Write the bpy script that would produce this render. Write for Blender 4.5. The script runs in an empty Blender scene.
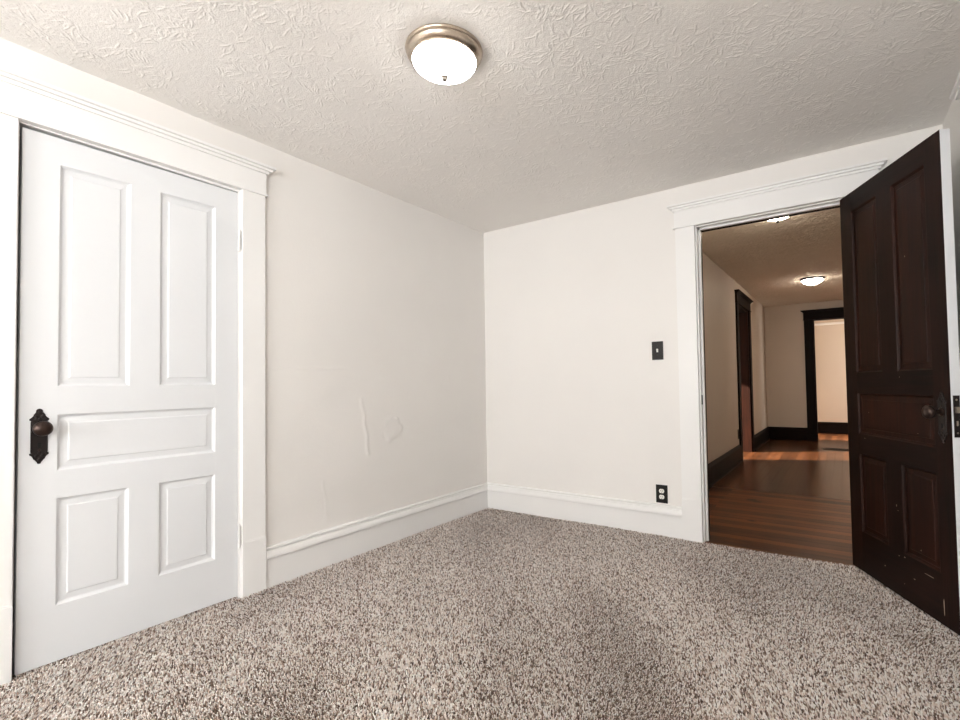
import bpy, bmesh, math, random
import numpy as np
from mathutils import Vector, Matrix

random.seed(7)
rng = np.random.default_rng(7)
S = bpy.context.scene
COL = S.collection
PI = math.pi

# ------------------------------------------------------------------ camera
FPX, PPX, PPY = 484.04, 41.156, 9.943
YAW, PITCH, ROLL = 0.5879, 0.0293, -0.0165
CAM = Vector((2.5111, -3.2262, 1.0198))
fw = Vector((-math.sin(YAW) * math.cos(PITCH), math.cos(YAW) * math.cos(PITCH), math.sin(PITCH)))
r0 = Vector((math.cos(YAW), math.sin(YAW), 0))
u0 = r0.cross(fw)
rt = math.cos(ROLL) * r0 + math.sin(ROLL) * u0
up = -math.sin(ROLL) * r0 + math.cos(ROLL) * u0
cd = bpy.data.cameras.new('camera')
cam = bpy.data.objects.new('camera', cd)
COL.objects.link(cam)
cam.matrix_world = Matrix(((rt.x, up.x, -fw.x, CAM.x), (rt.y, up.y, -fw.y, CAM.y),
                           (rt.z, up.z, -fw.z, CAM.z), (0, 0, 0, 1)))
cd.sensor_width = 36
cd.lens = FPX / 960 * 36
cd.shift_x = -PPX / 960
cd.shift_y = PPY / 960
cd.clip_start = 0.02
S.camera = cam

# ------------------------------------------------------------------ world, sun, daylight, added bedroom lamps, exposure
S.view_settings.view_transform = 'Standard'
S.view_settings.look = 'None'
S.view_settings.gamma = 1
S.view_settings.use_curve_mapping = False
S.view_settings.exposure = 0.11
W = bpy.data.worlds.new('world')
S.world = W
W.use_nodes = True
W.node_tree.nodes['Background'].inputs[0].default_value = (0.88, 0.94, 1.0, 1)
W.node_tree.nodes['Background'].inputs[1].default_value = 0.3


def light(name, kind, loc, energy, color, target=None, direction=None, **kw):
    d = bpy.data.lights.new(name, kind)
    d.energy = energy
    d.color = color
    for k, v in kw.items():
        setattr(d, k, v)
    o = bpy.data.objects.new(name, d)
    COL.objects.link(o)
    o.location = loc
    if direction is None and target is not None:
        direction = Vector(target) - Vector(loc)
    if direction is not None:
        o.rotation_euler = Vector(direction).to_track_quat('-Z', 'Y').to_euler()
    return o


YR = -7.00         # rear wall of the bedroom
light('added_light_rear', 'AREA', (1.50, YR - 0.16, 1.50), 175, (0.94, 0.97, 1.0), direction=(0, 1, 0.95), shape='RECTANGLE', size=1.2, size_y=1.4)  # added area lamp at the unseen rear window, tilted up to brighten the ceiling
light('added_light_right', 'AREA', (2.968 + 0.16, -5.45, 1.50), 140, (0.94, 0.97, 1.0), direction=(-1, 0.1, 0.8), shape='RECTANGLE', size=1.2, size_y=1.4)  # added lamp that brightens the left wall from an unseen side window
light('sun_side_room', 'SPOT', (-5.7, 0.5, 4.15), 26000, (1.0, 0.88, 0.74), target=(1.3, 4.0, 0.7), spot_size=0.5, spot_blend=0.05, shadow_soft_size=0.05)
light('sun_far_room', 'SPOT', (9.0, 7.0, 3.7), 16000, (1.0, 0.90, 0.78), target=(2.5, 6.95, 0.0), spot_size=0.4, spot_blend=0.05, shadow_soft_size=0.05)
light('daylight_far_room', 'AREA', (4.18, 7.0, 1.3), 36, (1.0, 0.93, 0.86), direction=(-1, 0, 0), shape='RECTANGLE', size=0.8, size_y=1.2)
light('daylight_side_room', 'AREA', (-1.05, 3.0, 1.3), 20, (1.0, 0.93, 0.86), direction=(1, 0, 0), shape='RECTANGLE', size=1.2, size_y=1.3)

H = 2.308          # ceiling height
XR = 2.968         # right wall
WT = 0.13          # wall thickness


# ------------------------------------------------------------------ material helpers
def srgb(r, g, b):
    f = lambda c: (c / 255 / 12.92) if c / 255 <= 0.04045 else ((c / 255 + 0.055) / 1.055) ** 2.4
    return (f(r), f(g), f(b), 1)


class NT:
    def __init__(self, name):
        self.m = bpy.data.materials.new(name)
        self.m.use_nodes = True
        self.t = self.m.node_tree
        self.b = self.t.nodes['Principled BSDF']

    def n(self, kind, **kw):
        nd = self.t.nodes.new(kind)
        for k, v in kw.items():
            if k in nd.inputs.keys():
                nd.inputs[k].default_value = v
            else:
                setattr(nd, k, v)
        return nd

    def l(self, a, b):
        self.t.links.new(a, b)

    def set(self, **kw):
        for k, v in kw.items():
            self.b.inputs[k.replace('_', ' ')].default_value = v


def ramp(nt, fac, stops):
    r = nt.n('ShaderNodeValToRGB')
    el = r.color_ramp.elements
    while len(el) < len(stops):
        el.new(0.5)
    for e, (p, c) in zip(el, stops):
        e.position = p
        e.color = c
    nt.l(fac, r.inputs[0])
    return r.outputs[0]


def paint(name, col, rough=0.6, bump=0.04, scale=140, var=0.02, spec=0.4):
    nt = NT(name)
    co = nt.n('ShaderNodeTexCoord')
    nz = nt.n('ShaderNodeTexNoise', Scale=scale, Detail=3.0)
    nt.l(co.outputs['Object'], nz.inputs['Vector'])
    bp = nt.n('ShaderNodeBump', Strength=bump, Distance=0.01)
    nt.l(nz.outputs[0], bp.inputs['Height'])
    nt.l(bp.outputs[0], nt.b.inputs['Normal'])
    n2 = nt.n('ShaderNodeTexNoise', Scale=1.7, Detail=2.0)
    nt.l(co.outputs['Object'], n2.inputs['Vector'])
    lo = tuple(c * (1 - var) for c in col[:3]) + (1,)
    hi = tuple(min(1, c * (1 + var)) for c in col[:3]) + (1,)
    nt.l(ramp(nt, n2.outputs[0], [(0.3, lo), (0.7, hi)]), nt.b.inputs['Base Color'])
    nt.set(Roughness=rough)
    nt.b.inputs['Specular IOR Level'].default_value = spec
    return nt.m


def wood(name, dark, light_, axis='Z', rough=0.35, scale=1.0, spec=0.5):
    nt = NT(name)
    co = nt.n('ShaderNodeTexCoord')
    mp = nt.n('ShaderNodeMapping')
    sc = {'Z': (38, 38, 2.2), 'X': (2.2, 38, 38), 'Y': (38, 2.2, 38)}[axis]
    mp.inputs['Scale'].default_value = tuple(s * scale for s in sc)
    nt.l(co.outputs['Object'], mp.inputs[0])
    nz = nt.n('ShaderNodeTexNoise', Scale=1.0, Detail=5.0, Roughness=0.6, Distortion=0.6)
    nt.l(mp.outputs[0], nz.inputs['Vector'])
    n2 = nt.n('ShaderNodeTexNoise', Scale=3.0, Detail=2.0)
    nt.l(co.outputs['Object'], n2.inputs['Vector'])
    mx = nt.n('ShaderNodeMath', operation='MULTIPLY_ADD')
    mx.inputs[1].default_value = 0.65
    nt.l(nz.outputs[0], mx.inputs[0])
    m2 = nt.n('ShaderNodeMath', operation='MULTIPLY')
    m2.inputs[1].default_value = 0.35
    nt.l(n2.outputs[0], m2.inputs[0])
    nt.l(m2.outputs[0], mx.inputs[2])
    nt.l(ramp(nt, mx.outputs[0], [(0.33, dark), (0.68, light_)]), nt.b.inputs['Base Color'])
    bp = nt.n('ShaderNodeBump', Strength=0.12, Distance=0.004)
    nt.l(nz.outputs[0], bp.inputs['Height'])
    nt.l(bp.outputs[0], nt.b.inputs['Normal'])
    nt.set(Roughness=rough)
    nt.b.inputs['Specular IOR Level'].default_value = spec
    return nt.m


def metal(name, col, rough, metallic=1.0, bump=0.0, scale=300):
    nt = NT(name)
    co = nt.n('ShaderNodeTexCoord')
    nz = nt.n('ShaderNodeTexNoise', Scale=scale, Detail=3.0)
    nt.l(co.outputs['Object'], nz.inputs['Vector'])
    lo = tuple(c * 0.8 for c in col[:3]) + (1,)
    nt.l(ramp(nt, nz.outputs[0], [(0.35, lo), (0.65, col)]), nt.b.inputs['Base Color'])
    if bump:
        bp = nt.n('ShaderNodeBump', Strength=bump, Distance=0.002)
        nt.l(nz.outputs[0], bp.inputs['Height'])
        nt.l(bp.outputs[0], nt.b.inputs['Normal'])
    nt.set(Roughness=rough, Metallic=metallic)
    return nt.m


def plain(name, col, rough=0.5, metallic=0.0):
    nt = NT(name)
    co = nt.n('ShaderNodeTexCoord')
    nz = nt.n('ShaderNodeTexNoise', Scale=60.0)
    nt.l(co.outputs['Object'], nz.inputs['Vector'])
    lo = tuple(c * 0.94 for c in col[:3]) + (1,)
    nt.l(ramp(nt, nz.outputs[0], [(0.3, lo), (0.7, col)]), nt.b.inputs['Base Color'])
    nt.set(Roughness=rough, Metallic=metallic)
    return nt.m


def glow(name, col, strength):
    nt = NT(name)
    co = nt.n('ShaderNodeTexCoord')
    nz = nt.n('ShaderNodeTexNoise', Scale=25.0, Detail=3.0)
    nt.l(co.outputs['Object'], nz.inputs['Vector'])
    lo = tuple(c * 0.9 for c in col[:3]) + (1,)
    nt.l(ramp(nt, nz.outputs[0], [(0.3, lo), (0.7, col)]), nt.b.inputs['Emission Color'])
    nt.set(Roughness=0.3)
    nt.b.inputs['Emission Strength'].default_value = strength
    nt.b.inputs['Base Color'].default_value = (0.9, 0.88, 0.84, 1)
    return nt.m


def pane_mat(name):
    nt = NT(name)
    tr = nt.n('ShaderNodeBsdfTransparent')
    gl = nt.n('ShaderNodeBsdfGlossy', Roughness=0.02)
    mx = nt.n('ShaderNodeMixShader')
    mx.inputs[0].default_value = 0.06
    nt.l(tr.outputs[0], mx.inputs[1])
    nt.l(gl.outputs[0], mx.inputs[2])
    nt.l(mx.outputs[0], nt.t.nodes['Material Output'].inputs[0])
    return nt.m


def plank_floor(name, axis, width, length, c1, c2, rough, spots=()):
    nt = NT(name)
    co = nt.n('ShaderNodeTexCoord')
    mp = nt.n('ShaderNodeMapping')
    if axis == 'Y':
        mp.inputs['Rotation'].default_value = (0, 0, PI / 2)
    nt.l(co.outputs['Object'], mp.inputs[0])
    br = nt.n('ShaderNodeTexBrick', offset=0.37, offset_frequency=2, squash=1.0)
    br.inputs['Scale'].default_value = 1.0
    br.inputs['Mortar Size'].default_value = 0.0032
    br.inputs['Mortar Smooth'].default_value = 0.3
    br.inputs['Bias'].default_value = 0.0
    br.inputs['Brick Width'].default_value = length
    br.inputs['Row Height'].default_value = width
    br.inputs['Color1'].default_value = (0, 0, 0, 1)
    br.inputs['Color2'].default_value = (1, 1, 1, 1)
    nt.l(mp.outputs[0], br.inputs['Vector'])
    m2 = nt.n('ShaderNodeMapping')
    m2.inputs['Scale'].default_value = (3.0, 55, 55)
    nt.l(mp.outputs[0], m2.inputs[0])
    nz = nt.n('ShaderNodeTexNoise', Scale=1.0, Detail=6.0, Roughness=0.72, Distortion=0.8)
    nt.l(m2.outputs[0], nz.inputs['Vector'])
    blot = nt.n('ShaderNodeTexNoise', Scale=2.2, Detail=3.0)
    nt.l(co.outputs['Object'], blot.inputs['Vector'])
    a = nt.n('ShaderNodeMath', operation='MULTIPLY_ADD')
    a.inputs[1].default_value = 0.3
    nt.l(br.outputs['Color'], a.inputs[0])
    b = nt.n('ShaderNodeMath', operation='MULTIPLY_ADD')
    b.inputs[1].default_value = 0.55
    nt.l(nz.outputs[0], b.inputs[0])
    c = nt.n('ShaderNodeMath', operation='MULTIPLY')
    c.inputs[1].default_value = 0.35
    nt.l(blot.outputs[0], c.inputs[0])
    nt.l(c.outputs[0], b.inputs[2])
    nt.l(b.outputs[0], a.inputs[2])
    base = ramp(nt, a.outputs[0], [(0.36, c1), (0.80, c2)])
    mix = nt.n('ShaderNodeMix', data_type='RGBA')
    nt.l(br.outputs['Fac'], mix.inputs[0])
    nt.l(base, mix.inputs[6])
    mix.inputs[7].default_value = srgb(18, 9, 6)
    last = mix.outputs[2]
    wob = nt.n('ShaderNodeTexNoise', Scale=28.0, Detail=2.0)
    nt.l(co.outputs['Object'], wob.inputs['Vector'])
    for sx, sy, sr in spots:
        ds = nt.n('ShaderNodeVectorMath', operation='DISTANCE')
        nt.l(co.outputs['Object'], ds.inputs[0])
        ds.inputs[1].default_value = (sx, sy, -0.006)
        ad = nt.n('ShaderNodeMath', operation='MULTIPLY_ADD')
        ad.inputs[1].default_value = 0.06
        nt.l(wob.outputs[0], ad.inputs[0])
        nt.l(ds.outputs['Value'], ad.inputs[2])
        mr = nt.n('ShaderNodeMapRange')
        mr.inputs['From Min'].default_value = sr + 0.03
        mr.inputs['From Max'].default_value = sr + 0.045
        mr.inputs['To Min'].default_value = 0.85
        mr.inputs['To Max'].default_value = 0.0
        nt.l(ad.outputs[0], mr.inputs['Value'])
        mk = nt.n('ShaderNodeMix', data_type='RGBA')
        nt.l(mr.outputs[0], mk.inputs[0])
        nt.l(last, mk.inputs[6])
        mk.inputs[7].default_value = srgb(16, 10, 8)
        last = mk.outputs[2]
    nt.l(last, nt.b.inputs['Base Color'])
    bp = nt.n('ShaderNodeBump', Strength=0.5, Distance=0.002, invert=True)
    nt.l(br.outputs['Fac'], bp.inputs['Height'])
    b2 = nt.n('ShaderNodeBump', Strength=0.1, Distance=0.003)
    nt.l(nz.outputs[0], b2.inputs['Height'])
    nt.l(bp.outputs[0], b2.inputs['Normal'])
    nt.l(b2.outputs[0], nt.b.inputs['Normal'])
    nt.set(Roughness=rough)
    nt.b.inputs['Specular IOR Level'].default_value = 0.22
    return nt.m


M = {}
M['wall'] = paint('wall_paint', srgb(240, 236, 231), 0.55, 0.05, 90, 0.012)
M['hall_wall'] = paint('hall_wall_paint', srgb(216, 203, 188), 0.6, 0.05, 90, 0.02)
M['trim'] = paint('white_trim_paint', srgb(244, 242, 239), 0.32, 0.02, 60, 0.006)
M['door_white'] = paint('white_door_paint', srgb(230, 231, 232), 0.34, 0.02, 70, 0.006)
M['ceiling'] = paint('ceiling_texture_paint', srgb(251, 247, 242), 0.7, 0.16, 160, 0.015)
M['hall_ceiling'] = paint('hall_ceiling_paint', srgb(240, 229, 214), 0.7, 0.7, 42, 0.02)
M['dark'] = wood('dark_stained_door_wood', srgb(15, 8, 6), srgb(40, 21, 14), 'Z', 0.5, spec=0.12)
M['dark_rail'] = wood('dark_stained_rail_wood', srgb(14, 7, 5), srgb(36, 19, 13), 'X', 0.5, spec=0.12)
M['dark_panel'] = wood('dark_stained_panel_wood', srgb(17, 8, 5), srgb(50, 23, 13), 'Z', 0.45, spec=0.15)
M['dark_trim'] = wood('dark_stained_trim', srgb(14, 9, 7), srgb(28, 17, 12), 'Z', 0.5, spec=0.08)
M['dark_trim_y'] = wood('dark_stained_trim_along', srgb(14, 9, 7), srgb(28, 17, 12), 'Y', 0.5, spec=0.08)
M['dark_trim_x'] = wood('dark_stained_trim_across', srgb(14, 9, 7), srgb(28, 17, 12), 'X', 0.5, spec=0.08)
M['chip'] = plain('chipped_paint', srgb(190, 170, 150), 0.6)
M['bronze'] = metal('dark_bronze', srgb(48, 42, 40), 0.42, 0.7, 0.25, 500)
M['knob'] = metal('brown_knob_metal', srgb(62, 48, 42), 0.3, 0.7)
M['nickel'] = metal('brushed_nickel', srgb(196, 182, 166), 0.28)
M['finial'] = plain('satin_nickel_finial', srgb(96, 88, 78), 0.55, 0.0)
M['oilbronze'] = metal('oil_rubbed_bronze', srgb(24, 18, 14), 0.6, 0.2)
M['black'] = plain('black_hole', (0.004, 0.004, 0.004, 1), 0.9)
M['plate'] = metal('bronze_wall_plate', srgb(30, 26, 23), 0.4, 0.5, 0.1, 200)
M['white_plastic'] = plain('white_plastic', srgb(240, 238, 230), 0.35)
M['register'] = metal('black_register_metal', srgb(26, 22, 20), 0.5, 0.6)
M['bowl'] = glow('lit_frosted_glass', (1.0, 0.97, 0.925, 1), 19.0)
M['hall_bowl'] = glow('lit_hall_glass', (1.0, 0.89, 0.74, 1), 52.0)
M['pane'] = pane_mat('window_glass')
M['near_floor'] = plank_floor('hall_floor_across', 'X', 0.085, 1.6, srgb(22, 11, 6), srgb(140, 84, 47), 0.34, ((1.82, 1.35, 0.035), (1.87, 1.30, 0.02), (1.92, 0.67, 0.012)))
M['far_floor'] = plank_floor('hall_floor_along', 'Y', 0.085, 2.4, srgb(22, 12, 8), srgb(112, 69, 42), 0.26, ((2.46, 2.02, 0.03), (2.44, 2.12, 0.02)))
M['threshold'] = wood('worn_threshold_wood', srgb(84, 52, 36), srgb(140, 92, 62), 'X', 0.5)


# ------------------------------------------------------------------ mesh helpers
def tag(o, label=None, cat=None, group=None, kind=None):
    if label:
        o['label'] = label
    if cat:
        o['category'] = cat
    if group:
        o['group'] = group
    if kind:
        o['kind'] = kind
    return o


def obj(name, bm, mats, parent=None, smooth=False, angle=None):
    me = bpy.data.meshes.new(name)
    bmesh.ops.recalc_face_normals(bm, faces=bm.faces)
    bm.to_mesh(me)
    bm.free()
    if not isinstance(mats, (list, tuple)):
        mats = [mats]
    for m in mats:
        me.materials.append(m)
    o = bpy.data.objects.new(name, me)
    COL.objects.link(o)
    if smooth:
        me.polygons.foreach_set('use_smooth', [True] * len(me.polygons))
        if angle:
            me.set_sharp_from_angle(angle=angle)
    if parent:
        o.parent = parent
    return o


def empty(name, loc, rz=0.0, parent=None):
    o = bpy.data.objects.new(name, None)
    COL.objects.link(o)
    o.location = loc
    o.rotation_euler = (0, 0, rz)
    o.empty_display_size = 0.1
    if parent:
        o.parent = parent
    return o


def box(bm, x0, x1, y0, y1, z0, z1, mi=0, bev=0.0):
    x0, x1 = min(x0, x1), max(x0, x1)
    y0, y1 = min(y0, y1), max(y0, y1)
    z0, z1 = min(z0, z1), max(z0, z1)
    vs = [bm.verts.new(p) for p in ((x0, y0, z0), (x1, y0, z0), (x1, y1, z0), (x0, y1, z0),
                                    (x0, y0, z1), (x1, y0, z1), (x1, y1, z1), (x0, y1, z1))]
    fs = [bm.faces.new([vs[i] for i in q]) for q in
          ((0, 3, 2, 1), (4, 5, 6, 7), (0, 1, 5, 4), (1, 2, 6, 5), (2, 3, 7, 6), (3, 0, 4, 7))]
    for f in fs:
        f.material_index = mi
    if bev:
        es = list({e for f in fs for e in f.edges})
        bmesh.ops.bevel(bm, geom=es, offset=bev, segments=2, affect='EDGES', profile=0.7)
    return fs


def lathe(bm, prof, seg=48, mat=Matrix(), mi=0):
    """prof: list of (r, z); spun about local Z and moved by mat"""
    rings = []
    for r, z in prof:
        if r < 1e-6:
            rings.append([bm.verts.new(mat @ Vector((0, 0, z)))])
        else:
            rings.append([bm.verts.new(mat @ Vector((r * math.cos(2 * PI * i / seg), r * math.sin(2 * PI * i / seg), z)))
                          for i in range(seg)])
    for a, b in zip(rings, rings[1:]):
        for i in range(seg):
            j = (i + 1) % seg
            if len(a) == 1 and len(b) == 1:
                continue
            if len(a) == 1:
                f = bm.faces.new((a[0], b[j], b[i]))
            elif len(b) == 1:
                f = bm.faces.new((a[i], a[j], b[0]))
            else:
                f = bm.faces.new((a[i], a[j], b[j], b[i]))
            f.material_index = mi


def extrude_profile(bm, prof, A, B, out, cap=True):
    """prof: (projection, z) polyline closed back to the wall; swept from A to B (xy points), out = xy normal"""
    A, B, out = Vector(A), Vector(B), Vector(out)
    ra = [bm.verts.new((A.x + out.x * p, A.y + out.y * p, z)) for p, z in prof]
    rb = [bm.verts.new((B.x + out.x * p, B.y + out.y * p, z)) for p, z in prof]
    n = len(prof)
    for i in range(n):
        j = (i + 1) % n
        bm.faces.new((ra[i], ra[j], rb[j], rb[i]))
    bm.faces.new(ra[::-1])
    bm.faces.new(rb)


def heightfield(name, origin, U, V, nvec, nu, nv, h, mat):
    """grid surface origin + u*U + v*V + h*nvec (h is (nv, nu))"""
    u = np.linspace(0, 1, nu)
    v = np.linspace(0, 1, nv)
    uu, vv = np.meshgrid(u, v)
    P = (np.array(origin)[None, None] + uu[..., None] * np.array(U) + vv[..., None] * np.array(V)
         + h[..., None] * np.array(nvec))
    idx = np.arange(nu * nv).reshape(nv, nu)
    q = np.stack([idx[:-1, :-1], idx[:-1, 1:], idx[1:, 1:], idx[1:, :-1]], -1).reshape(-1, 4)
    if np.dot(np.cross(U, V), nvec) < 0:
        q = q[:, ::-1]
    me = bpy.data.meshes.new(name)
    me.vertices.add(nu * nv)
    me.vertices.foreach_set('co', P.reshape(-1).astype(np.float32))
    me.loops.add(q.size)
    me.loops.foreach_set('vertex_index', np.ascontiguousarray(q).reshape(-1).astype(np.int32))
    me.polygons.add(len(q))
    me.polygons.foreach_set('loop_start', (np.arange(len(q)) * 4).astype(np.int32))
    me.polygons.foreach_set('use_smooth', np.ones(len(q), dtype=bool))
    me.update(calc_edges=True)
    me.materials.append(mat)
    o = bpy.data.objects.new(name, me)
    COL.objects.link(o)
    return o


def smooth_noise(nv, nu, cell, amp):
    a = rng.standard_normal((nv // cell + 3, nu // cell + 3))
    y = np.linspace(0, a.shape[0] - 1.001, nv)
    x = np.linspace(0, a.shape[1] - 1.001, nu)
    y0, x0 = y.astype(int), x.astype(int)
    fy, fx = (y - y0)[:, None], (x - x0)[None]
    fy, fx = fy * fy * (3 - 2 * fy), fx * fx * (3 - 2 * fx)
    g = lambda i, j: a[np.ix_(y0 + i, x0 + j)]
    return amp * (g(0, 0) * (1 - fy) * (1 - fx) + g(1, 0) * fy * (1 - fx) + g(0, 1) * (1 - fy) * fx + g(1, 1) * fy * fx)


def stomp_heights(w, l, step, count, hmin=0.0007, hmax=0.0019, sg=0.0019):
    """slap-brush ceiling texture: fans of thin ridges"""
    nu, nv = int(w / step) + 1, int(l / step) + 1
    h = np.zeros((nv, nu))
    px, py, pa = [], [], []
    for _ in range(count):
        cx, cy = rng.uniform(0, w), rng.uniform(0, l)
        a0 = rng.uniform(0, 2 * PI)
        k = rng.integers(16, 30)
        spread = rng.uniform(0.9, 2.2)
        side = 2 if rng.random() < 0.6 else 1
        for s in range(k):
            a = a0 + rng.normal(0, spread * 0.40) + (PI if side == 2 and s % 2 else 0)
            r0_ = rng.uniform(0.006, 0.06)
            r1_ = r0_ + rng.uniform(0.015, 0.045)
            n = int((r1_ - r0_) / (step * 0.6)) + 2
            t = np.linspace(0, 1, n)
            bend = rng.normal(0, 0.22)
            ang = a + bend * t
            rr = r0_ + (r1_ - r0_) * t
            px.append(cx + rr * np.cos(ang))
            py.append(cy + rr * np.sin(ang))
            pa.append(rng.uniform(hmin, hmax) * np.sin(PI * np.clip(t * 0.9 + 0.08, 0, 1)) ** 0.6)
    px, py, pa = np.concatenate(px), np.concatenate(py), np.concatenate(pa)
    ix, iy = np.round(px / step).astype(int), np.round(py / step).astype(int)
    R = max(1, int(round(2.2 * sg / step)))
    for dx in range(-R, R + 1):
        for dy in range(-R, R + 1):
            jx, jy = ix + dx, iy + dy
            ok = (jx >= 0) & (jx < nu) & (jy >= 0) & (jy < nv)
            d2 = (jx * step - px) ** 2 + (jy * step - py) ** 2
            val = pa * np.exp(-d2 / (2 * sg * sg))
            np.maximum.at(h, (jy[ok], jx[ok]), val[ok])
    h += smooth_noise(nv, nu, max(2, int(0.012 / step)), 0.00015)
    h += smooth_noise(nv, nu, max(2, int(0.25 / step)), 0.0010)
    return nu, nv, h


# ------------------------------------------------------------------ room shell
# ---- bedroom ceiling, textured by slap brush
CY = -3.5
nu, nv, hh = stomp_heights(XR + 0.1, -CY + 0.05, 0.0026, 1150, 0.0008, 0.0024, 0.0013)
hh[0] = 0
o = heightfield('ceiling', (-0.05, CY, H), (XR + 0.1, 0, 0), (0, -CY + 0.05, 0), (0, 0, -1), nu, nv, hh, M['ceiling'])
bm = bmesh.new()
box(bm, -0.05, XR + 0.05, YR - 0.05, CY, H, H + 0.04)
obj('plain_ceiling_end', bm, M['ceiling'], o)
tag(o, 'off white bedroom ceiling with a slap brush stucco texture', 'ceiling', kind='structure')

# ---- left wall (closet door opening), with the blisters and seams of old plaster under its paint
OY0, OY1, OZ = -2.780, -2.003, 2.021
bm = bmesh.new()
box(bm, -WT, 0, YR, OY0 - 0.02, -0.02, H + 0.02)
box(bm, -WT, 0, OY0 - 0.02, OY1 + 0.02, OZ + 0.02, H + 0.02)
box(bm, -WT, -0.004, OY1 + 0.02, WT, -0.02, H + 0.02)
wl = obj('wall_left', bm, M['wall'])
tag(wl, 'off white plaster wall with the white closet door in it', 'wall', kind='structure')
yy0, zz1 = OY1 + 0.02, H + 0.01
nu, nv = int((0.0 - yy0) / 0.006) + 1, int(zz1 / 0.006) + 1
h = smooth_noise(nv, nu, 25, 0.0006) + smooth_noise(nv, nu, 70, 0.0012)
Yg, Zg = np.meshgrid(np.linspace(yy0, 0, nu), np.linspace(0, zz1, nv))


def ridge(y0, z0, y1, z1, wd, ht):
    global h
    d = np.array([y1 - y0, z1 - z0])
    L = np.hypot(*d)
    d /= L
    s = (Yg - y0) * d[0] + (Zg - z0) * d[1]
    t = -(Yg - y0) * d[1] + (Zg - z0) * d[0] + 0.004 * np.sin(s * 40)
    h = h + ht * np.exp(-(t / wd) ** 2) * np.clip(s / 0.02, 0, 1) * np.clip((L - s) / 0.02, 0, 1)


ridge(-1.262, 0.955, -1.240, 0.79, 0.010, 0.0022)
ridge(-1.245, 0.83, -1.212, 0.575, 0.011, 0.0026)
ridge(-1.535, 0.49, -1.506, 0.24, 0.008, 0.0016)
ridge(-1.842, 1.124, -1.35, 1.132, 0.006, 0.0010)
ridge(-0.454, 1.13, -0.455, 1.03, 0.008, 0.0012)
ridge(-1.02, 0.90, -1.01, 0.84, 0.010, 0.0012)
d2 = ((Yg + 1.019) / 0.080) ** 2 + ((Zg - 0.735) / 0.075) ** 2
h = h + 0.0040 * np.exp(-d2 ** 2) + 0.0016 * np.exp(-(d2 - 1) ** 2 * 8) * smooth_noise(nv, nu, 6, 1.0)
h = np.clip(h * 1.5, -0.004, 0.008)
hf = heightfield('plaster_face', (0, yy0, 0), (0, -yy0, 0), (0, 0, zz1), (1, 0, 0), nu, nv, h, M['wall'])
hf.parent = wl

# dark closet behind the door
bm = bmesh.new()
box(bm, -0.80, -0.76, -3.2, -1.6, -0.02, H)
box(bm, -0.80, -WT, -3.24, -3.2, -0.02, H)
box(bm, -0.80, -WT, -1.6, -1.56, -0.02, H)
box(bm, -0.80, -WT, -3.24, -1.56, H, H + 0.04)
box(bm, -0.80, 0.0, -3.24, -1.56, -0.06, -0.016)
tag(obj('wall_closet', bm, M['hall_wall']), 'unlit closet walls behind the white door', 'wall', kind='structure')

# ---- back wall (doorway to the hall)
JX0, JX1, JZ = 1.745, 2.561, 2.019
bm = bmesh.new()
box(bm, -WT, JX0 - 0.02, 0, WT, -0.02, H + 0.02)
box(bm, JX0 - 0.02, JX1 + 0.02, 0, WT, JZ + 0.02, H + 0.02)
box(bm, JX1 + 0.02, XR + WT, 0, WT, -0.02, H + 0.02)
tag(obj('wall_back', bm, M['wall']), 'off white wall with the doorway to the hall', 'wall', kind='structure')

# ---- right wall with another cased door, only its head cap reaches the picture
RY1, RY0 = -0.762, -1.540
bm = bmesh.new()
box(bm, XR, XR + WT, RY1 + 0.02, WT, -0.02, H + 0.02)
box(bm, XR, XR + WT, RY0 - 0.02, RY1 + 0.02, OZ + 0.02, H + 0.02)
WZ0, WZ1 = 0.85, 2.12
WR0, WR1 = -6.0, -4.9
box(bm, XR, XR + WT, WR1, RY0 - 0.02, -0.02, H + 0.02)
box(bm, XR, XR + WT, YR, WR0, -0.02, H + 0.02)
box(bm, XR, XR + WT, WR0, WR1, -0.02, WZ0)
box(bm, XR, XR + WT, WR0, WR1, WZ1, H + 0.02)
tag(obj('wall_right', bm, M['wall']), 'narrow strip of off white wall behind the open dark door', 'wall', kind='structure')

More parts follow.
